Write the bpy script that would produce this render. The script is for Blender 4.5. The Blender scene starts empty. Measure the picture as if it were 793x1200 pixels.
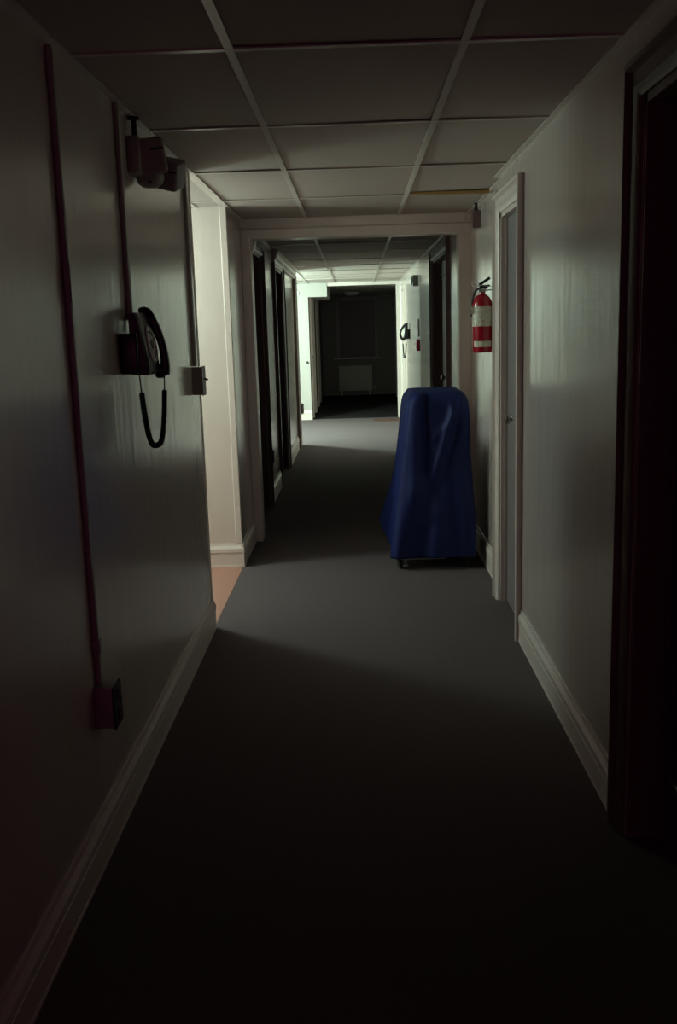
import bpy, bmesh, math, random
from math import sin, cos, pi, radians, exp
from mathutils import Vector, Matrix, noise
random.seed(7)
scn = bpy.context.scene
col = scn.collection

# ------------------------------------------------------------------ camera
H_CAM = 1.44383
PITCH, YAW, ROLL, FPX = 0.18687, -0.02258, -0.03013, 1134.36
F = Vector((sin(YAW)*cos(PITCH), cos(YAW)*cos(PITCH), -sin(PITCH)))
Rt = Vector((cos(YAW), -sin(YAW), 0)); Up = Rt.cross(F)
A = cos(ROLL)*Rt + sin(ROLL)*Up; B = -sin(ROLL)*Rt + cos(ROLL)*Up
cd = bpy.data.cameras.new('camera'); cam = bpy.data.objects.new('camera', cd); col.objects.link(cam)
cd.sensor_width = 36; cd.sensor_fit = 'AUTO'; cd.lens = 36*FPX/1200; cd.clip_start = 0.05
cam.matrix_world = Matrix(((A.x, B.x, -F.x, 0), (A.y, B.y, -F.y, 0), (A.z, B.z, -F.z, H_CAM), (0, 0, 0, 1)))
scn.camera = cam
# ------------------------------------------------------------------ world, lamps, exposure
w = bpy.data.worlds.new('night'); scn.world = w; w.use_nodes = True
bg = w.node_tree.nodes['Background']; bg.inputs[0].default_value = (0.62, 0.07, 0.34, 1); bg.inputs[1].default_value = 0.22
def lamp(name, loc, power, radius, color):
    ld = bpy.data.lights.new(name, 'POINT'); ld.energy = power; ld.shadow_soft_size = radius; ld.color = color
    o = bpy.data.objects.new(name, ld); o.location = loc; col.objects.link(o); return o
lamp('side_passage_lamp', (-1.9, 5.54, 1.86), 74, 0.16, (0.72, 1.0, 0.90))
lamp('stair_bay_lamp', (-2.0, 13.4, 1.85), 510, 0.12, (0.68, 1.0, 0.86))
lamp('added_fill_behind', (0.05, -6.0, 1.5), 6, 0.3, (1.0, 0.45, 0.50))  # added reddish fill with no known source, lifts surfaces facing the camera
vs = scn.view_settings
vs.view_transform = 'Standard'; vs.look = 'None'; vs.exposure = 0.0; vs.gamma = 1.0; vs.use_curve_mapping = False

# ------------------------------------------------------------------ helpers
class MB:
    def __init__(s): s.bm = bmesh.new()
    def _xf(s, vs_, M):
        if M is not None:
            for v in vs_: v.co = M @ v.co
    def box(s, x0, x1, y0, y1, z0, z1, bev=0, seg=2, M=None):
        t = bmesh.new(); bmesh.ops.create_cube(t, size=1)
        for v in t.verts: v.co = Vector(((x0+x1)/2+v.co.x*(x1-x0), (y0+y1)/2+v.co.y*(y1-y0), (z0+z1)/2+v.co.z*(z1-z0)))
        if bev: bmesh.ops.bevel(t, geom=t.edges[:], offset=bev, segments=seg, affect='EDGES', profile=0.5)
        return s.merge(t, M)
    def merge(s, t, M=None):
        mp = {}
        for v in t.verts: mp[v] = s.bm.verts.new(M @ v.co if M is not None else v.co)
        for f in t.faces:
            try: s.bm.faces.new([mp[v] for v in f.verts])
            except ValueError: pass
        t.free(); return s
    def prism(s, pts, ax, a0, a1, M=None):
        """polygon pts in the two other axes (in xyz order), extruded along axis ax"""
        t = bmesh.new(); r = []
        for a in (a0, a1):
            ring = []
            for p in pts:
                c = list(p); c.insert(ax, a); ring.append(t.verts.new(c))
            r.append(ring)
        n = len(pts)
        for i in range(n): t.faces.new((r[0][i], r[0][(i+1) % n], r[1][(i+1) % n], r[1][i]))
        t.faces.new(r[0][::-1]); t.faces.new(r[1])
        bmesh.ops.recalc_face_normals(t, faces=t.faces[:])
        return s.merge(t, M)
    def loft(s, rings, closed=True, cap=True, M=None):
        t = bmesh.new(); R = [[t.verts.new(p) for p in ring] for ring in rings]; n = len(rings[0])
        for i in range(len(R)-1):
            for j in range(n if closed else n-1):
                t.faces.new((R[i][j], R[i][(j+1) % n], R[i+1][(j+1) % n], R[i+1][j]))
        if cap:
            t.faces.new(R[0][::-1]); t.faces.new(R[-1])
        bmesh.ops.recalc_face_normals(t, faces=t.faces[:])
        return s.merge(t, M)
    def tube(s, pts, r, n=10, M=None, cap=True):
        pts = [Vector(p) for p in pts]; rings = []; prev = None
        for i, p in enumerate(pts):
            d = (pts[min(i+1, len(pts)-1)] - pts[max(i-1, 0)]).normalized()
            if prev is None:
                a = Vector((0, 0, 1)) if abs(d.z) < .9 else Vector((1, 0, 0))
                u = d.cross(a).normalized()
            else:
                u = (prev - d*prev.dot(d)).normalized()
            prev = u; v = d.cross(u); rr = r[i] if isinstance(r, (list, tuple)) else r
            rings.append([p + rr*(cos(2*pi*k/n)*u + sin(2*pi*k/n)*v) for k in range(n)])
        return s.loft(rings, True, cap, M)
    def lathe(s, prof, n=24, M=None):
        """prof [(r,z)] around z"""
        return s.loft([[(max(r, 1e-4)*cos(2*pi*k/n), max(r, 1e-4)*sin(2*pi*k/n), z) for k in range(n)] for r, z in prof], True, True, M)
    def build(s, name, m, parent=None, smooth=None):
        me = bpy.data.meshes.new(name); s.bm.normal_update(); s.bm.to_mesh(me); s.bm.free(); me.materials.append(m)
        o = bpy.data.objects.new(name, me); col.objects.link(o)
        if smooth:
            for p in me.polygons: p.use_smooth = True
            try: me.set_sharp_from_angle(angle=radians(smooth))
            except Exception: pass
        if parent: o.parent = parent
        return o
def thing(name, label, cat, loc=(0, 0, 0), rz=0, group=None):
    o = bpy.data.objects.new(name, None); col.objects.link(o); o.empty_display_size = .05
    o.location = loc; o.rotation_euler = (0, 0, rz)
    return tag(o, label, cat, group)
def tag(o, label, cat, group=None):
    o['label'] = label; o['category'] = cat
    if group: o['group'] = group
    return o
def struct(o): o['kind'] = 'structure'; return o
def T(x, y, z): return Matrix.Translation((x, y, z))
def Rm(a, ax): return Matrix.Rotation(radians(a), 4, ax)

# ------------------------------------------------------------------ materials
def mat(name, c, rough=.5, metal=0, var=0, vscale=8, bump=0, bscale=60, stretch=(1, 1, 1), spec=.5, sheen=0, c2=None, trans=0, bdist=.002, coat=0):
    m = bpy.data.materials.new(name); m.use_nodes = True; nt = m.node_tree; b = nt.nodes['Principled BSDF']
    b.inputs['Base Color'].default_value = (*c, 1); b.inputs['Roughness'].default_value = rough; b.inputs['Metallic'].default_value = metal
    b.inputs['Specular IOR Level'].default_value = spec
    if trans: b.inputs['Transmission Weight'].default_value = trans
    if coat:
        b.inputs['Coat Weight'].default_value = coat; b.inputs['Coat Roughness'].default_value = .20; b.inputs['Coat IOR'].default_value = 1.6
    if sheen: b.inputs['Sheen Weight'].default_value = sheen
    tc = nt.nodes.new('ShaderNodeTexCoord'); mp = nt.nodes.new('ShaderNodeMapping'); mp.inputs['Scale'].default_value = stretch
    nt.links.new(tc.outputs['Object'], mp.inputs['Vector'])
    if var:
        n = nt.nodes.new('ShaderNodeTexNoise'); n.inputs['Scale'].default_value = vscale; n.inputs['Detail'].default_value = 6
        nt.links.new(tc.outputs['Object'], n.inputs['Vector'])
        mx = nt.nodes.new('ShaderNodeMix'); mx.data_type = 'RGBA'
        d = c2 or tuple(max(0, x*(1-var)) for x in c)
        mx.inputs['A'].default_value = (*c, 1); mx.inputs['B'].default_value = (*d, 1)
        nt.links.new(n.outputs['Fac'], mx.inputs['Factor']); nt.links.new(mx.outputs['Result'], b.inputs['Base Color'])
    if bump:
        n = nt.nodes.new('ShaderNodeTexNoise'); n.inputs['Scale'].default_value = bscale; n.inputs['Detail'].default_value = 4
        nt.links.new(mp.outputs['Vector'], n.inputs['Vector'])
        bp = nt.nodes.new('ShaderNodeBump'); bp.inputs['Strength'].default_value = bump; bp.inputs['Distance'].default_value = bdist
        nt.links.new(n.outputs['Fac'], bp.inputs['Height']); nt.links.new(bp.outputs['Normal'], b.inputs['Normal'])
        if coat: nt.links.new(bp.outputs['Normal'], b.inputs['Coat Normal'])
    return m
M_ = {}
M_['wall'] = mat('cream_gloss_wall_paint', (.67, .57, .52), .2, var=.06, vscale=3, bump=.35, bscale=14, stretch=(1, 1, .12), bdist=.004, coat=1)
M_['wallfar'] = mat('shade_darkened_wall_paint', (.19, .145, .14), .45, var=.06, vscale=3, bump=.2, bscale=14)  # dimness of the unlit far room put into the wall and skirting colour
M_['baywall'] = mat('glare_dimmed_wall_paint', (.44, .40, .375), .35, var=.06, vscale=3, bump=.2, bscale=14)  # wall colour darkened to hold down the overbright light in the bay
M_['trim'] = mat('cream_trim_paint', (.69, .59, .545), .32, var=.06, vscale=20, bump=.15, bscale=40)
M_['tile'] = mat('ceiling_panel', (.50, .425, .38), .85, var=.10, vscale=30, bump=.5, bscale=180)
M_['grid'] = mat('ceiling_grid_metal', (.64, .56, .50), .30, var=.1, vscale=10)
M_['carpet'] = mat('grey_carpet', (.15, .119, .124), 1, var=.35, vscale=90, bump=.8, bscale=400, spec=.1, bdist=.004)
M_['terra'] = mat('terracotta_lino', (.42, .20, .15), .55, var=.12, vscale=12)
M_['dark'] = mat('dark_brown_paint', (.10, .06, .06), .4, var=.15, vscale=12, bump=.1)
M_['brown'] = mat('brown_door_casing', (.16, .10, .095), .55, var=.15, vscale=12)
M_['slab'] = mat('grey_blue_door', (.20, .175, .18), .4, var=.06, vscale=6)
M_['black'] = mat('black_plastic', (.010, .008, .011), .28)
M_['blackm'] = mat('black_matt', (.012, .010, .012), .6)
M_['conduit'] = mat('painted_raceway', (.36, .34, .31), .45, var=.1)
M_['box'] = mat('painted_metal_box', (.32, .28, .26), .45, var=.1)
M_['beige'] = mat('beige_plastic', (.30, .27, .25), .4, var=.08)
M_['white'] = mat('white_plastic', (.72, .72, .68), .35)
M_['chrome'] = mat('chrome', (.7, .7, .68), .2, metal=1)
M_['dial'] = mat('pale_dial_plate', (.82, .82, .76), .22, var=.2, vscale=45)
M_['red'] = mat('red_enamel', (.32, .006, .02), .22)
M_['blue'] = mat('blue_nylon_cover', (.008, .017, .105), .6, var=.25, vscale=10, bump=.3, bscale=300, spec=.25)
M_['cartgrey'] = mat('cart_tray', (.35, .35, .36), .5)
M_['rubber'] = mat('rubber', (.02, .02, .02), .7)
M_['glass'] = mat('night_window_glass', (.05, .03, .04), .4, trans=.5)
M_['tan'] = mat('water_stained_panel_edge', (.38, .23, .07), .8, var=.3, vscale=15)
M_['rad'] = mat('radiator_enamel', (.60, .53, .48), .35)
M_['hose'] = mat('hose_rubber', (.02, .02, .02), .5)
def label_mat():
    m = mat('extinguisher_label', (.62, .60, .50), .5); nt = m.node_tree; b = nt.nodes['Principled BSDF']
    tc = nt.nodes.new('ShaderNodeTexCoord'); br = nt.nodes.new('ShaderNodeTexNoise'); mp = nt.nodes.new('ShaderNodeMapping')
    mp.inputs['Scale'].default_value = (120, 60, 60); nt.links.new(tc.outputs['Object'], mp.inputs[0]); nt.links.new(mp.outputs[0], br.inputs['Vector']); br.inputs['Scale'].default_value = 1
    cr = nt.nodes.new('ShaderNodeValToRGB'); cr.color_ramp.elements[0].position = .30; cr.color_ramp.elements[0].color = (.30, .28, .22, 1)
    cr.color_ramp.elements[1].position = .5; cr.color_ramp.elements[1].color = (.60, .58, .46, 1)
    nt.links.new(br.outputs['Fac'], cr.inputs[0]); nt.links.new(cr.outputs[0], b.inputs['Base Color']); return m
M_['label'] = label_mat()

# ------------------------------------------------------------------ the room
XL, XR, ZC = -.742, .731, 2.166
Y0, YE = -1.2, 21.6
TH = .16
def wall_boxes(m, X, sg, y0, y1, ops):
    """wall along Y on plane X (sg=+1: the room is at +x side); ops = (ya, yb, ztop)"""
    a, b = (X-TH, X) if sg > 0 else (X, X+TH)
    y = y0
    for ya, yb, zt in ops:
        if ya > y: m.box(a, b, y, ya, 0, ZC+.05)
        m.box(a, b, ya, yb, zt, ZC+.05); y = yb
    if y1 > y: m.box(a, b, y, y1, 0, ZC+.05)
# left: wall up to the passage, return piece with doors, wall beyond the stair bay
PY0, PY1 = 4.62, 5.88            # side passage mouth
BY0, BY1 = 12.35, 15.8           # stair bay mouth
LD1 = (6.76, 7.94, 2.03); LD2 = (9.12, 10.16, 2.03)
m = MB(); wall_boxes(m, XL, 1, Y0, PY0, []); struct(m.build('wall_left', M_['wall']))
m = MB(); wall_boxes(m, XL, 1, PY1, BY0, [LD1, LD2]); struct(m.build('wall_left.001', M_['wall']))
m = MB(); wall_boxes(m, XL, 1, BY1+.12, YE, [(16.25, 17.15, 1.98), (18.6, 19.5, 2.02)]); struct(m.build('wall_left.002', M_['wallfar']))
RD1 = (1.72, 2.56, 1.99); RD2 = (4.39, 4.99, 1.98); RD3 = (7.72, 9.24, 2.03); RD4 = (14.35, 15.25, 2.0)
XS = .768
m = MB(); wall_boxes(m, XR, -1, Y0, 5.08, [RD1, RD2]); struct(m.build('wall_right', M_['wall']))
m = MB(); wall_boxes(m, XS, -1, 5.08, 6.60, []); struct(m.build('wall_right.002', M_['wall']))
m = MB(); wall_boxes(m, XR, -1, 6.60, 15.9, [RD3, RD4]); struct(m.build('wall_right.003', M_['wall']))
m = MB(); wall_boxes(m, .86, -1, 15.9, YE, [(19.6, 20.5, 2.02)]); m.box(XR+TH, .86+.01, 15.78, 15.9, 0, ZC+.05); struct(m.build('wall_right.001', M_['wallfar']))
# side passage and stair bay
PX = -3.4
m = MB(); m.box(PX, XL-TH, PY1, PY1+.12, 0, ZC+.05); m.box(PX, XL-TH, PY0-.12, PY0, 0, ZC+.05); m.box(PX-.1, PX, PY0-.12, PY1+.12, 0, ZC+.05); struct(m.build('wall_passage', M_['wall']))
BX = -3.6
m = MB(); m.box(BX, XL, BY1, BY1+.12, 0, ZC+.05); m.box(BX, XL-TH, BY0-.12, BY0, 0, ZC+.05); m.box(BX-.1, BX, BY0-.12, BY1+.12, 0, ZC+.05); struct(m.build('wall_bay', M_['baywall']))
# far wall with its window
WX0, WX1, WZ0, WZ1 = -.36, .44, .84, 2.06
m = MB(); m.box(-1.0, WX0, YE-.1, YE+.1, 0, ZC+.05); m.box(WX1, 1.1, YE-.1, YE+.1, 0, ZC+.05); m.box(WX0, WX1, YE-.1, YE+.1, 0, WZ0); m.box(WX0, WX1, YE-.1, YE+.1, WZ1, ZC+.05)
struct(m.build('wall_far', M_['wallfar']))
# floor
m = MB(); m.box(XL, XR+TH+.05, Y0, 15.86, -.05, 0); m.box(BX, XL, BY0, BY1, -.05, 0); m.box(XL-TH, XL, LD1[0], LD2[1], -.05, -.001)
struct(m.build('floor', M_['carpet']))
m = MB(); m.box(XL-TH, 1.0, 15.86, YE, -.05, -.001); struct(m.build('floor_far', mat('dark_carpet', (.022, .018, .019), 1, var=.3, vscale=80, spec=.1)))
m = MB(); m.box(PX, XL+.004, PY0, PY1, -.05, .002); struct(m.build('floor_passage', M_['terra']))
# ceiling: drop-in panels in a metal grid
XA, XB, PW, PD, YT = -.308, .302, .61, .981, 2.690
def tiles(m, x0, x1, y0, y1):
    t = bmesh.new(); dz = [random.uniform(-.0045, .002) for _ in range(4)]
    lo = [t.verts.new((x, y, ZC+.004+d)) for (x, y), d in zip(((x0, y0), (x1, y0), (x1, y1), (x0, y1)), dz)]
    hi = [t.verts.new(v.co+Vector((0, 0, .03))) for v in lo]
    t.faces.new(lo[::-1]); t.faces.new(hi)
    for i in range(4): t.faces.new((lo[i], lo[(i+1) % 4], hi[(i+1) % 4], hi[i]))
    bmesh.ops.recalc_face_normals(t, faces=t.faces[:]); m.merge(t)
m = MB(); g = MB()
ys = [YT+PD*k for k in range(-4, 20)]
ys = [max(Y0, ys[0])]+[y for y in ys if y > Y0]
def ceil_area(xs, y0, y1):
    yy = [y0]+[y for y in ys if y0+.05 < y < y1-.05]+[y1]
    for i in range(len(xs)-1):
        for j in range(len(yy)-1): tiles(m, xs[i]+.006, xs[i+1]-.006, yy[j]+.006, yy[j+1]-.006)
    for x in xs[1:-1]: g.box(x-.012, x+.012, y0, y1, ZC-.003, ZC+.001)
    for y in yy[1:-1]: g.box(xs[0], xs[-1], y-.012, y+.012, ZC-.0035, ZC+.0008)
    for x, s in ((xs[0], 1), (xs[-1], -1)): g.box(min(x, x+s*.022), max(x, x+s*.022), y0, y1, ZC-.004, ZC+.001)
    return yy
ceil_area([XL, XA, XB, XS], Y0, 6.60); g.box(XR-.022, XR, Y0, 5.08, ZC-.004, ZC+.001)
ceil_area([XL, XA, XB, XR], 6.72, 15.84)
ceil_area([XL, XA, XB, .86], 15.84, YE)
ceil_area([PX, -2.748, -2.138, -1.528, -.918, XL], PY0, PY1)
ceil_area([BX, -2.748, -2.138, -1.528, -.918, XL], BY0, BY1)
m.box(PX-.1, 1.1, Y0, YE+.1, ZC+.05, ZC+.10)
cl = struct(m.build('ceiling', M_['tile'])); g.build('ceiling_grid', M_['grid'], cl)
# stained, sagging panel edge above the extinguisher
m = MB(); m.loft([[(XB+.02, 5.55, ZC-.006), (XB+.02, 5.60, ZC-.006), (XB+.02, 5.60, ZC+.002), (XB+.02, 5.55, ZC+.002)], [(XS-.02, 5.50, ZC-.022), (XS-.02, 5.62, ZC-.010), (XS-.02, 5.62, ZC+.0), (XS-.02, 5.50, ZC-.004)]])
tag(m.build('ceiling_panel_edge', M_['tan']), 'yellowish brown stained panel edge sagging from the ceiling near the right wall', 'ceiling panel')

# skirting boards
def skirt(m, p, q, nx, ny, h=.15, t=.016):
    prof = [(0, 0), (t*.95, 0), (t*.95, .010), (t*.85, .013), (t*.85, .084), (t*.55, .089), (t*1.05, .094), (t*1.05, .118), (t*.5, .136), (t*.35, h), (0, h)]
    rings = [[(P[0]+nx*d, P[1]+ny*d, z) for d, z in prof] for P in (p, q)]
    m.loft(rings)
def sk(name, segs):
    m = MB()
    for s in segs: skirt(m, *s)
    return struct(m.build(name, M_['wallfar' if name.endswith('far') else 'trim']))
sk('baseboard_left', [((XL, Y0), (XL, PY0), 1, 0)])
sk('baseboard_passage', [((PX, PY1), (XL+.014, PY1), 0, -1), ((XL, PY1-.014), (XL, 6.585), 1, 0)])
sk('baseboard_left.001', [((XL, LD1[1]+.01), (XL, LD2[0]-.09), 1, 0), ((XL, LD2[1]+.09), (XL, 11.9), 1, 0)])
sk('baseboard_right', [((XR, RD1[1]+.09), (XR, RD2[0]-.09), -1, 0)])
sk('baseboard_right.001', [((XS, 5.09), (XS, 6.585), -1, 0), ((XR, 6.72), (XR, RD3[0]-.09), -1, 0)])
sk('baseboard_right.002', [((XR, RD3[1]+.09), (XR, RD4[0]-.09), -1, 0)])
sk('baseboard_bay', [((BX, BY1), (XL+.01, BY1), 0, -1)])
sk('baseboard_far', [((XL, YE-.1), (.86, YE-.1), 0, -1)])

# moulded casings round the doors
CAS = [(0, 0), (0, .028), (.016, .030), (.024, .014), (.050, .014), (.066, .021), (.078, .016), (.09, .008), (.09, 0)]
def casing(name, X, sg, y0, y1, zt, m_, reveal=.05, wdt=1.0):
    m = MB(); rings = []
    oy0, oy1, oz = y0-.09*wdt, y1+.09*wdt, zt+.09*wdt
    for k in range(4):
        r = []
        for u, n in CAS:
            u *= wdt
            y = oy0+u if k < 2 else oy1-u; z = 0 if k in (0, 3) else oz-u
            r.append((X+sg*n, y, z))
        rings.append(r)
    m.loft(rings)
    # lining of the opening, set back behind the casing
    a, b = sorted((X-sg*.002, X-sg*(TH-.01)))
    m.box(a, b, y0, y0+.02, 0, zt); m.box(a, b, y1-.02, y1, 0, zt); m.box(a, b, y0, y1, zt-.02, zt)
    s0, s1 = sorted((X-sg*(reveal-.012), X-sg*reveal))
    for q in ((y0+.02, y0+.032), (y1-.032, y1-.02)): m.box(s0, s1, *q, 0, zt-.02)
    return struct(m.build(name, m_, smooth=35))
def door(name, X, sg, y0, y1, zt, m_, reveal=.05, panels=None, knob=None):
    m = MB(); a, b = sorted((X-sg*reveal, X-sg*(reveal+.04)))
    m.box(a, b, y0+.022, y1-.022, .008, zt-.022)
    if panels:
        for (ya, yb, za, zb) in panels:
            f = X-sg*reveal
            for (p0, p1, q0, q1) in ((ya, yb, za, za+.02), (ya, yb, zb-.02, zb), (ya, ya+.02, za, zb), (yb-.02, yb, za, zb)):
                c, d = sorted((f, f+sg*.012)); m.box(c, d, p0, p1, q0, q1, .003, 1)
    o = struct(m.build(name, m_))
    if knob:
        ky, kz = knob; k = MB()
        k.lathe([(0, 0), (.026, 0), (.026, .006), (.010, .009), (.009, .03), (.022, .038), (.027, .05), (.022, .062), (.008, .067), (0, .067)], 20, T(X-sg*reveal, ky, kz) @ Rm(90*sg, 'Y'))
        k.build('door_knob', M_['chrome'], o, 40)
    return o
casing('trim_1', XR, -1, *RD1, M_['brown'], .10)
door('door_1', XR, -1, *RD1, M_['dark'], .10, [(1.80, 2.10, .2, .9), (2.18, 2.48, .2, .9), (1.80, 2.10, 1.02, 1.85), (2.18, 2.48, 1.02, 1.85)], (1.82, .98))
casing('trim_2', XR, -1, *RD2, M_['trim'], .034)
door('door_2', XR, -1, *RD2, M_['slab'], .034, None, (4.62, 1.0))
casing('trim_3', XR, -1, *RD3, M_['brown'], .07)
door('door_3', XR, -1, *RD3, M_['brown'], .07, [(7.84, 8.40, .2, 1.9), (8.56, 9.12, .2, 1.9)], (8.53, 1.0))
casing('trim_4', XR, -1, *RD4, M_['trim'], .05)
door('door_4', XR, -1, *RD4, M_['trim'], .05, None, (15.1, 1.0))
casing('trim_5', XL, 1, *LD1, M_['dark'], .09, .6)
door('door_5', XL, 1, *LD1, M_['dark'], .09, None, (7.0, 1.0))
casing('trim_6', XL, 1, *LD2, M_['dark'], .06)
m = MB(); m.prism([(XL, 2.05), (XL+.022, 2.055), (XL+.030, 2.075), (XL+.046, 2.09), (XL+.050, 2.12), (XL+.062, 2.13), (XL+.062, ZC-.003), (XL, ZC-.003)], 1, 9.0, 11.95); struct(m.build('trim_16', M_['trim']))
door('door_6', XL, 1, *LD2, M_['dark'], .06, [(9.22, 9.6, .2, .9), (9.68, 10.06, .2, .9), (9.22, 9.6, 1.05, 1.9), (9.68, 10.06, 1.05, 1.9)], (9.25, 1.0))
casing('trim_7', XL, 1, 16.25, 17.15, 1.98, M_['trim'], .04)
door('door_7', XL, 1, 16.25, 17.15, 1.98, M_['trim'], .04, [(16.36, 17.04, .2, .9), (16.36, 17.04, 1.05, 1.85)], (16.4, 1.0))
casing('trim_8', XL, 1, 18.6, 19.5, 2.02, M_['trim'], .05)
door('door_8', XL, 1, 18.6, 19.5, 2.02, M_['dark'], .05, None, (18.7, 1.0))
casing('trim_9', .86, -1, 19.6, 20.5, 2.02, M_['trim'], .05)
door('door_9', .86, -1, 19.6, 20.5, 2.02, M_['dark'], .05, None, (20.4, 1.0))
# cased opening across the hall
m = MB(); FY = 6.59
m.box(XL, -.678, FY, 6.74, 0, 2.045, .004, 1); m.box(.692, XS+.01, FY, 6.74, 0, 2.045, .004, 1); m.box(XL, XS+.01, FY, 6.74, 2.040, 2.106, .004, 1)
struct(m.build('trim_10', M_['trim']))
m = MB(); m.box(XL, XS+.01, FY+.012, 6.72, 2.104, ZC+.05); m.box(.098, .102, FY+.010, FY+.014, 2.106, ZC-.004); struct(m.build('wall_header', M_['trim']))
# moulded cap on the left post
m = MB(); m.prism([(XL, 1.93), (-.70, 1.95), (-.672, 1.985), (-.66, 2.02), (-.655, 2.045), (XL, 2.045)], 1, FY+.15, 6.80); struct(m.build('trim_11', M_['trim']))
# beam at the mouth of the bay, bulkhead and end casing of the bay
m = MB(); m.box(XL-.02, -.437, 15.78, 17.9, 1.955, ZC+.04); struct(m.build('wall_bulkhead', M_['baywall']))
m = MB(); m.box(-.437, XR+.01, 15.8, 15.94, 2.118, ZC+.05); m.box(.665, XR+.01, 15.8, 15.94, 0, 2.118); struct(m.build('trim_12', M_['trim']))
m = MB(); skip = [(XL, 11.95), (XL+.03, 11.95), (XL+.03, 12.05), (XL+.018, 12.09), (XL+.03, 12.20), (XL+.03, 12.34), (XL, 12.34)]
m.prism(skip, 2, 0, 2.10); struct(m.build('trim_13', M_['brown']))
# corner strips
m = MB(); m.box(XL-.035, XL+.004, PY1-.005, PY1+.03, .15, ZC, .003, 1); struct(m.build('trim_14', M_['trim']))
m = MB(); m.box(XL-.03, XL+.003, PY0-.03, PY0+.004, 0, ZC, .003, 1); struct(m.build('trim_15', M_['trim']))
# far window
m = MB()
for b in ((WX0-.06, WX0+.03, WZ0-.03, WZ1+.06), (WX1-.03, WX1+.06, WZ0-.03, WZ1+.06)): m.box(b[0], b[1], YE-.13, YE-.06, b[2], b[3], .006, 1)
m.box(WX0, WX1, YE-.13, YE-.06, WZ1-.03, WZ1+.06, .006, 1); m.box(WX0, WX1, YE-.10, YE-.06, 1.43, 1.47, .004, 1)
wn = struct(m.build('window_1', mat('dull_window_paint', (.32, .26, .25), .5, var=.1)))
m = MB(); m.box(WX0-.12, WX1+.12, YE-.22, YE-.08, WZ0-.05, WZ0-.02, .006, 1); m.build('window_sill', M_['trim'], wn)
m = MB(); m.box(WX0+.02, WX1-.02, YE-.075, YE-.069, WZ0, WZ1-.02); m.build('window_pane', M_['glass'], wn)
# terracotta threshold tiles, with the shade on them put into their colour
m = MB()
for k in range(3): m.box(.27+.135*k, .40+.135*k, 15.20, 15.55, -.004, .006, .003, 1)
tag(m.build('threshold_tiles', mat('shade_darkened_tile', (.11, .045, .03), .6, var=.2)), 'short strip of reddish tiles in the carpet at the far right of the lit hall', 'floor tiles')

# ------------------------------------------------------------------ wall fittings, left
# near raceway and outlet
t = thing('conduit', 'tall painted raceway running down the near left wall from ceiling to outlet box', 'conduit', (XL, 2.535, .50))
m = MB(); m.box(0, .016, -.010, .010, .0, ZC-.51-.004, .005, 2); m.build('raceway', M_['conduit'], t, 40)
m = MB(); m.box(0, .022, -.015, .015, .09, .125, .004, 2); m.build('coupling', M_['conduit'], t, 40)
m = MB(); m.box(.002, .019, -.0125, -.004, 1.03, 1.13, .002, 1); m.build('clip', M_['conduit'], t)
t = thing('outlet_box', 'surface outlet box with black face low on the near left wall, under the raceway', 'outlet', (XL, 2.535, .38))
m = MB(); m.box(0, .052, -.04, .04, -.0, .118, .004, 2); m.build('box_body', M_['box'], t, 40)
m = MB(); m.box(.052, .058, -.042, .042, -.003, .120, .003, 2); m.build('cover_plate', M_['blackm'], t)
for z in (.032, .085):
    m = MB(); m.lathe([(0, 0), (.017, 0), (.016, .004), (0, .004)], 20, T(.058, 0, z) @ Rm(90, 'Y'))
    s = m.build('socket', M_['black'], t)
    m = MB()
    for y in (-.006, .006): m.box(.0618, .0626, y-.001, y+.001, z-.002, z+.007)
    m.build('slot', M_['dial'], s)
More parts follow.
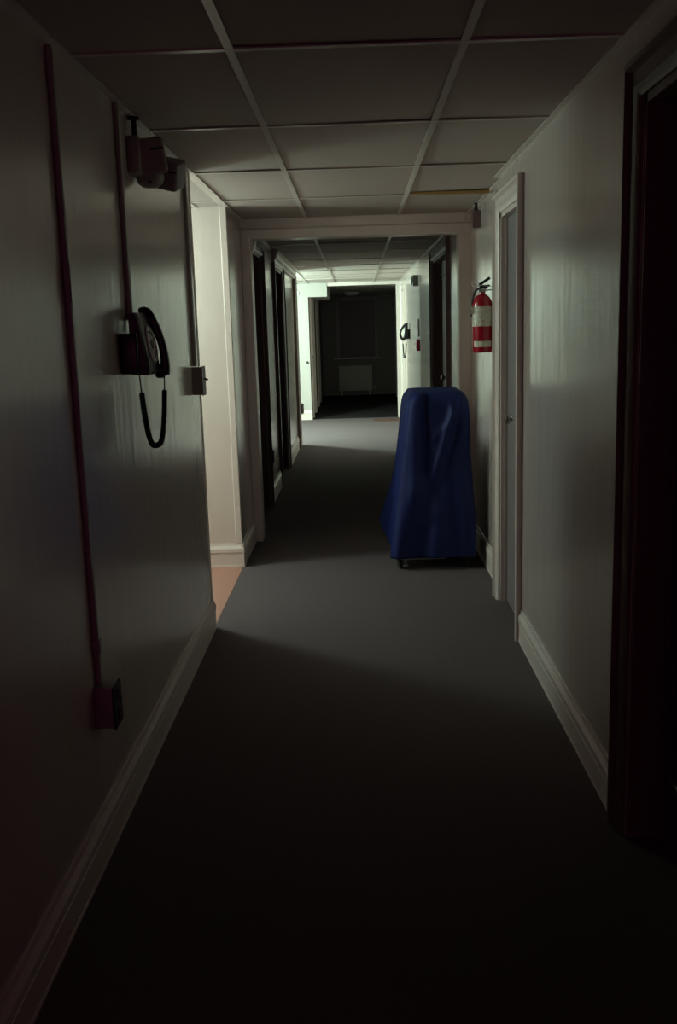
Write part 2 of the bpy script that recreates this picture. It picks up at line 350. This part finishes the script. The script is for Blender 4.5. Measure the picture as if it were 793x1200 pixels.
# phone conduit and phone
t = thing('conduit', 'painted raceway dropping from the ceiling to the black wall telephone', 'conduit', (XL, 3.215, 1.49))
m = MB(); m.box(0, .016, -.013, .013, 0, ZC-1.49-.004, .005, 2); m.build('raceway', M_['conduit'], t, 40)
m = MB(); m.tube([(.008, .006, .002), (.008, .012, -.012), (.012, .018, -.035)], .002, 6); m.tube([(.008, -.006, .002), (.008, -.012, -.012), (.012, -.016, -.035)], .002, 6); m.build('wire', M_['beige'], t)
def phone(label, loc, rz, cordlen=.235, bow=.020):
    t = thing('wall_telephone', label, 'telephone', loc, rz)
    m = MB(); m.box(0, .058, -.06, .065, 0, .128, .008, 3); m.build('back_box', M_['black'], t, 40)
    # wedge housing that leans out towards its foot
    m = MB(); P = [(.030, .190), (.050, .192), (.062, .170), (.086, .030), (.086, .004), (.078, -.006), (.030, -.004)]
    rings = []
    for y, s in ((-.035, .86), (-.026, 1), (.130, 1), (.140, .86)):
        rings.append([(.03+(x-.03)*s, y, .09+(z-.09)*(.9+.1*s)) for x, z in P])
    m.loft(rings); m.build('housing', M_['black'], t, 30)
    # dial plate with finger holes on the sloping face
    D = T(.0765, .062, .090) @ Rm(80.5, 'Y')
    m = MB(); m.lathe([(0, 0), (.060, 0), (.060, .003), (.056, .0065), (.052, .0065), (.051, .004), (0, .004)], 36, D); d = m.build('dial', M_['dial'], t, 30)
    m = MB()
    for k in range(10):
        a = radians(20+k*30); m.lathe([(0, .004), (.0062, .004), (.0060, .0052), (0, .0055)], 12, D @ T(.040*cos(a), .040*sin(a), 0))
    m.lathe([(0, .004), (.016, .004), (.015, .006), (0, .006)], 20, D); m.build('finger_holes', M_['black'], d)
    # handset: an arched bar with two caps, hung upright on the far edge
    m = MB(); pts = []; rr = []
    for k in range(17):
        u = k/16; z = .195-.205*u; x = .050+.048*u+bow*sin(pi*u)**.8
        pts.append((x, .150, z)); rr.append(.0135+.004*abs(u-.5)*2)
    m.tube(pts, rr, 12)
    m.lathe([(0, 0), (.022, 0), (.025, .006), (.023, .022), (.014, .034), (0, .036)], 20, T(.030, .150, .186) @ Rm(75, 'Y'))
    m.lathe([(0, 0), (.022, 0), (.025, .006), (.023, .022), (.014, .034), (0, .036)], 20, T(.072, .150, .002) @ Rm(98, 'Y'))
    m.build('handset', M_['black'], t, 40)
    # coiled cord: thin leads and a hanging loop
    a = Vector((.046, .00, -.002)); b = Vector((.100, .135, -.012)); n = 48
    def path(u):
        x = a.x+(b.x-a.x)*u; y = a.y+(b.y-a.y)*u
        return Vector((x, y, -.005-cordlen*(1-abs(2*u-1)**3.4)))
    m = MB(); m.tube([path(.0), path(.02), path(.045)], .0022, 6); m.tube([path(1), path(.98), path(.955)], .0022, 6)
    path_pts = [path(.04+.92*k/800) for k in range(801)]
    L = [0]
    for i in range(800): L.append(L[-1]+(path_pts[i+1]-path_pts[i]).length)
    hel = []; turns = int(L[-1]/.0052); tot = turns*9; j = 0
    for i in range(tot+1):
        s = L[-1]*i/tot
        while j < 799 and L[j+1] < s: j += 1
        f_ = (s-L[j])/max(1e-9, L[j+1]-L[j]); p = path_pts[j].lerp(path_pts[j+1], f_); d_ = (path_pts[j+1]-path_pts[j]).normalized()
        side = Vector((-(b.y-a.y), b.x-a.x, 0)).normalized(); oth = d_.cross(side).normalized(); an = 2*pi*i/9
        hel.append(p+.0075*(cos(an)*side+sin(an)*oth))
    m.tube(hel, .0026, 5); m.build('cord', M_['black'], t, 60)
    return t
phone('black wall telephone with hanging coiled cord on the left wall', (XL, 3.125, 1.322), 0)
# emergency light
t = thing('emergency_light', 'beige emergency light with two lamp heads high on the left wall', 'emergency light', (XL, 3.42, 1.975))
m = MB(); m.box(0, .040, -.055, .055, 0, .118, .005, 2); m.build('back_box', M_['box'], t, 40)
m = MB(); m.lathe([(0, -.03), (.025, -.028), (.042, -.016), (.048, 0), (.048, .012), (0, .012)], 28, T(.052, .05, -.006)); m.build('lamp_base', M_['beige'], t, 40)
m = MB(); m.lathe([(0, 0), (.005, 0), (.005, .003), (0, .003)], 12, T(.060, .006, -.022) @ Rm(115, 'X')); m.build('test_button', M_['blackm'], t)
for (x, y, z, sz, rot) in ((.060, .02, .062, (.108, .07, .118), (8, -8, 10)), (.098, .13, .022, (.104, .09, .100), (18, 14, -10))):
    Q = T(x, y, z) @ Rm(rot[2], 'Z') @ Rm(rot[1], 'Y') @ Rm(rot[0], 'X'); a, b, c = [v/2 for v in sz]
    m = MB(); m.box(-a, a, -b, b, -c, c, .014, 3, Q); hd = m.build('lamp_head', M_['beige'], t, 50)
    m = MB(); m.box(-a*.82, a*.82, b-.002, b+.006, -c*.8, c*.8, .003, 2, Q); m.build('lens', M_['blackm'], hd)
    m = MB(); m.box(a*.1, a*.95, -b-.003, -b+.01, c*.30, c*.42, .002, 1, Q); m.build('slot', M_['blackm'], hd)
m = MB(); m.tube([(.02, .03, .05), (.06, .09, .045), (.09, .15, .04)], .011, 10); m.build('swivel_arm', M_['beige'], t, 60)
t2 = thing('conduit', 'short dark conduit stub between ceiling and emergency light', 'conduit', (XL, 3.42, 2.094))
m = MB(); m.tube([(.018, .0, 0), (.018, .0, ZC-2.094-.004)], .009, 12); m.build('pipe', M_['blackm'], t2, 50)
m = MB(); m.lathe([(0, 0), (.02, 0), (.018, .008), (0, .008)], 16, T(.018, 0, ZC-2.094-.013)); m.build('collar', M_['blackm'], t2, 50)
# switch raceway and box at the end of the wall
t = thing('conduit', 'painted raceway at the end edge of the left wall above the switch box', 'conduit', (XL, 4.45, 1.296))
m = MB(); m.box(0, .015, -.016, .016, 0, ZC-1.296-.004, .004, 2); m.build('raceway', M_['conduit'], t, 40)
t = thing('switch_box', 'square painted light switch box at the end of the left wall', 'light switch', (XL, 4.44, 1.168))
m = MB(); m.box(0, .042, -.042, .042, 0, .124, .003, 2); m.build('box_body', M_['box'], t, 40)
m = MB(); m.box(.042, .048, -.046, .046, -.004, .128, .002, 2); m.build('cover_plate', M_['box'], t)
m = MB(); m.box(.047, .066, -.005, .005, .066, .075, .002, 1, T(.05, 0, .07) @ Rm(18, 'Y') @ T(-.05, 0, -.07)); m.build('toggle', M_['blackm'], t)

# ------------------------------------------------------------------ wall fittings, right
t = thing('fire_extinguisher', 'red fire extinguisher with white label hanging on the right wall', 'fire extinguisher', (XS-.066, 5.46, 1.292)); t.scale = (.95, .95, .95)
m = MB(); m.lathe([(0, .006), (.040, .004), (.052, 0), (.056, .008), (.056, .275), (.053, .295), (.042, .315), (.026, .327), (.018, .332), (.017, .345), (0, .345)], 40); cy = m.build('cylinder', M_['red'], t, 50)
m = MB(); n = 30; r = .0568
m.loft([[(r*cos(a), r*sin(a), z) for a in [radians(150+240*k/n) for k in range(n+1)]] for z in (.150, .262)], False, False); m.build('label_band', M_['label'], cy, 60)
m = MB(); m.loft([[(r*cos(a), r*sin(a), z) for a in [radians(205+120*k/n) for k in range(n+1)]] for z in (.032, .066)], False, False); m.build('label_strip', M_['label'], cy, 60)
m = MB(); m.lathe([(0, .343), (.019, .343), (.019, .362), (.014, .366), (.014, .384), (0, .386)], 20); m.box(-.016, .03, -.011, .011, .362, .384, .003, 1); m.build('valve', M_['blackm'], t, 40)
m = MB(); m.box(-.026, .048, -.012, .012, -.008, .008, .004, 2, T(.004, 0, .398) @ Rm(-33, 'Y')); m.build('lever', M_['blackm'], t)
m = MB(); m.box(-.012, .045, -.009, .009, -.006, .006, .003, 1, T(0, 0, .374) @ Rm(-8, 'Y')); m.build('carry_handle', M_['blackm'], t)
m = MB(); m.tube([(-.012, .004, .365), (-.030, .012, .360), (-.044, .022, .340), (-.052, .030, .31), (-.056, .034, .27), (-.056, .034, .235)], .007, 8); m.tube([(-.056, .034, .235), (-.056, .034, .205)], [.008, .012], 8); m.build('hose', M_['hose'], t, 60)
m = MB(); m.lathe([(0, 0), (.011, 0), (.011, .007), (0, .009)], 18, T(.004, -.017, .354) @ Rm(90, 'X')); m.build('pressure_gauge', M_['box'], t)
m = MB(); ring = [(-.040+.019*cos(2*pi*k/20), -.012, .392+.019*sin(2*pi*k/20)) for k in range(21)]; m.tube(ring, .0018, 6); m.tube([(-.024, -.012, .383), (.06, -.012, .373)], .0018, 6); m.build('safety_pin', M_['chrome'], t)
m = MB(); m.box(-.092, -.050, -.034, -.033, .226, .262, 0, 1, T(0, 0, .25) @ T(0, 0, -.25)); m.prism([(-.055, .262), (-.085, .226), (-.05, .218)], 1, -.036, -.035); m.build('inspection_tag', M_['label'], t)
m = MB(); m.box(.058, .066, -.02, .02, .20, .40, .002, 1); m.box(.012, .062, -.012, .012, .352, .358, .001, 1); m.build('wall_bracket', M_['blackm'], t)
t = thing('sensor_box', 'small dark brown box on a stem by the right wall near the ceiling', 'sensor', (XS, 6.06, 2.016))
m = MB(); m.box(-.052, 0, -.03, .03, 0, .100, .006, 2); m.build('box_body', mat('dark_brown_metal', (.11, .06, .055), .45), t, 40)
m = MB(); m.lathe([(0, .10), (.018, .10), (.010, .118), (.010, ZC-2.016-.004), (0, ZC-2.016-.004)], 14, T(-.026, 0, 0)); m.build('stem', M_['blackm'], t, 40)
# deep in the hall
phone('black wall telephone far down the lit hall on the right wall', (XR, 13.30, 1.285), pi, .235, .055)
t = thing('pull_station', 'small red and black alarm pull station on the far right wall', 'fire alarm', (XR, 11.25, 1.17))
m = MB(); m.box(-.035, 0, -.045, .045, 0, .13, .004, 1); m.build('box_body', M_['red'], t)
m = MB(); m.box(-.045, -.035, -.03, .03, .03, .06, .003, 1); m.build('pull_handle', M_['white'], t)
m = MB(); m.box(-.02, 0, -.015, .015, .16, .36, .004, 1); m.build('raceway', M_['conduit'], t)
t = thing('alarm_horn', 'grey alarm horn box high on the far right wall', 'alarm', (XR, 11.45, 1.90))
m = MB(); m.box(-.06, 0, -.06, .06, 0, .125, .006, 2); m.build('box_body', mat('grey_metal', (.16, .15, .13), .45), t, 40)
m = MB(); m.lathe([(0, 0), (.045, 0), (.05, .012), (.03, .006), (0, .006)], 24, T(-.06, 0, .062) @ Rm(-90, 'Y')); m.build('grille', M_['blackm'], t, 40)
t = thing('outlet_box', 'small dark outlet on the left wall past the dark doorway', 'outlet', (XL, 7.995, .36))
m = MB(); m.box(0, .035, -.03, .03, 0, .115, .004, 1); m.build('box_body', M_['dark'], t)
m = MB(); m.box(.035, .040, -.026, .026, .008, .108, .002, 1); m.build('cover_plate', M_['blackm'], t)
t = thing('wall_plate', 'small grey plate low on the casing before the far lit bay', 'wall plate', (XL+.03, 12.28, .40))
m = MB(); m.box(0, .03, -.03, .03, 0, .13, .004, 1); m.build('box_body', M_['box'], t)
m = MB(); m.box(.03, .036, -.026, .026, .01, .12, .002, 1); m.build('cover_plate', M_['box'], t)
m = MB(); R0 = T(-.93, BY1, 2.02) @ Rm(90, 'X'); m.lathe([(0, 0), (.05, 0), (.048, .02), (.03, .03), (0, .032)], 24, R0); tag(m.build('smoke_detector', M_['white'], None, 40), 'small round white detector high on the bright far wall', 'detector')
m = MB(); m.lathe([(0, 0), (.016, 0), (.018, .03), (.012, .045), (0, .046)], 16, T(-.785, BY1, .93) @ Rm(90, 'X')); tag(m.build('coat_knob', M_['blackm'], None, 40), 'tiny dark knob on the bright far wall', 'knob')
t = thing('ceiling_light', 'round ceiling light in the dark room at the end of the hall', 'ceiling light', (-.06, 19.9, ZC-.004))
m = MB(); m.lathe([(0, 0), (.17, 0), (.17, -.02), (0, -.02)], 36); m.build('base', M_['white'], t, 40)
m = MB(); m.lathe([(.16, -.02), (.155, -.04), (.12, -.06), (.06, -.07), (0, -.072)], 36); m.build('diffuser', M_['white'], t, 60)
# radiator under the far window
t = thing('radiator', 'pale panel radiator under the dark window at the end of the hall', 'radiator', (-.02, YE-.20, 0))
m = MB(); m.box(-.37, .37, -.03, .03, .10, .63, .010, 2)
for k in range(14): m.box(-.345+.051*k, -.315+.051*k, -.037, -.028, .14, .59, .004, 1)
m.build('panel', M_['rad'], t, 40)
m = MB(); m.box(-.38, .38, -.04, .05, .63, .645, .004, 1); m.build('top_grille', M_['rad'], t)
for s in (-.30, .30):
    m = MB(); m.box(s-.015, s+.015, -.01, .05, 0, .12, .003, 1); m.build('foot', M_['rad'], t)
m = MB(); m.tube([(.36, 0, .15), (.43, 0, .15), (.44, 0, .12), (.44, 0, 0)], .011, 10); m.lathe([(0, 0), (.02, 0), (.022, .05), (.012, .06), (0, .06)], 16, T(.44, 0, .15)); m.build('valve_pipe', M_['rad'], t, 50)

# ------------------------------------------------------------------ the covered cart
CX, CY = .44, 5.96
t = thing('utility_cart', 'low dark trolley on castors hidden under the blue cover', 'cart', (CX, CY, 0))
m = MB(); m.box(-.215, .225, -.225, .245, .064, .084, .006, 2); m.box(-.20, .07, -.258, -.222, .060, .068, .003, 1); m.build('tray', M_['cartgrey'], t, 40)
for x in (-.20, .20):
    for y in (-.225, .225):
        m = MB(); m.tube([(.03+x*.66, y*.8, .08), (.03+x*.62, y*.8, 1.0)], .012, 10); m.build('post', M_['blackm'], t, 50)
        m = MB(); m.box(x-.022, x-.016, y-.018, y+.018, .022, .06, .002, 1); m.box(x+.016, x+.022, y-.018, y+.018, .022, .06, .002, 1); m.box(x-.022, x+.022, y-.018, y+.018, .056, .064)
        c = m.build('castor', M_['blackm'], t)
        m = MB(); m.lathe([(0, -.013), (.022, -.013), (.027, -.008), (.027, .008), (.022, .013), (0, .013)], 24, T(x, y, .0275) @ Rm(90, 'Y')); m.build('wheel', M_['rubber'], c, 40)
m = MB(); m.box(-.10, .16, -.18, .18, .98, 1.0, .005, 1); m.build('shelf', M_['cartgrey'], t)
m = MB(); m.box(-.17, .18, -.20, .20, .55, .57, .005, 1); m.build('shelf', M_['cartgrey'], t)
# cover
ridges = [  # s0,t0,s1,t1,width,amp  (s across the front, t down)
    (.30, .06, .40, .46, .055, -.030), (.16, .05, .20, .55, .10, .030), (.72, .12, .47, .46, .045, .026), (.86, .08, .44, .28, .035, .014),
    (.78, .24, .55, .60, .06, -.020), (.30, .80, .55, .70, .05, .010), (.20, .60, .06, .95, .10, .014), (.62, .62, .60, 1.0, .08, .012), (.80, .4, .84, 1.0, .05, .010), (.45, .6, .38, 1.0, .06, -.014)]
def seg_d(s, t_, r):
    ax, ay, bx, by = r[:4]; dx, dy = bx-ax, (by-ay)
    k = max(0, min(1, ((s-ax)*dx+(t_-ay)*dy)/(dx*dx+dy*dy)))
    return math.hypot(s-ax-k*dx, (t_-ay-k*dy)), k
def cover_pt(u, t_):
    """u in 0..1 around (0 = front left corner going right along the front), t_ 0 top .. 1 hem"""
    cx = .474+(.437-.474)*t_; hx = .178+.072*t_**.8; hy = .285+.04*t_; cy = 5.995
    ztop = 1.058; hem = .076
    lens = [2*hx, 2*hy, 2*hx, 2*hy]; per = sum(lens); d = u*per; k = 0
    while k < 3 and d > lens[k]: d -= lens[k]; k += 1
    f = d/lens[k]
    px, py, nx, ny = [(-hx+2*hx*f, -hy, 0, -1), (hx, -hy+2*hy*f, 1, 0), (hx-2*hx*f, hy, 0, 1), (-hx, hy-2*hy*f, -1, 0)][k]
    # rounded corners
    rc = .05
    qx = max(abs(px)-(hx-rc), 0); qy = max(abs(py)-(hy-rc), 0); q = math.hypot(qx, qy)
    if qx > 0 and qy > 0 and q > 0:
        sx, sy = math.copysign(1, px), math.copysign(1, py)
        m_ = max(qx, qy); fx, fy = qx/q*rc*(m_/rc), qy/q*rc*(m_/rc)
        px = sx*(hx-rc+qx*m_/q); py = sy*(hy-rc+qy*m_/q); nx, ny = sx*qx/q, sy*qy/q
    disp = .006*t_*sin(2*pi*u*17+3*t_)+.010*t_**1.5*sin(2*pi*u*9+1.2)
    if k == 0:
        for r in ridges:
            dd, kk = seg_d(f, t_, r); disp += r[5]*exp(-(dd/r[4])**2)*min(1, f/.06, (1-f)/.06)
    z = ztop-(ztop-hem)*t_
    # wind-caught rear left corner
    g = exp(-((u-.730)/.034)**2)
    lift = max(0, (t_-.45))/.55
    disp += g*.075*lift
    z += g*.15*t_**4
    disp += .012*noise.noise(Vector((px*7+3, py*7, z*4)))*min(1, t_*4)
    px += nx*disp; py += ny*disp
    # soft shoulder
    sh = max(0, 1-t_/.07); px *= 1-.15*sh*sh; py *= 1-.10*sh*sh; z -= .0
    return Vector((cx+px, cy+py, z))
NU, NT = 260, 90
rings = []
for i, s in enumerate((.02, .3, .6, .85)):
    rings.append([Vector((.474+(p.x-.474)*s, 5.995+(p.y-5.995)*s, 1.066-.008*s**3+.006*noise.noise(Vector((p.x*9*s, p.y*9*s, 2))))) for p in (cover_pt(j/NU, 0) for j in range(NU))])
for i in range(NT+1): rings.append([cover_pt(j/NU, (i/NT)**1.05) for j in range(NU)])
m = MB(); m.loft(rings, True, False)
cv = m.build('cart_cover', M_['blue'], None, 180)
tag(cv, 'dark blue fabric dust cover draped over the trolley by the right wall', 'cover')
sm = cv.modifiers.new('thick', 'SOLIDIFY'); sm.thickness = .002; sm.offset = -1
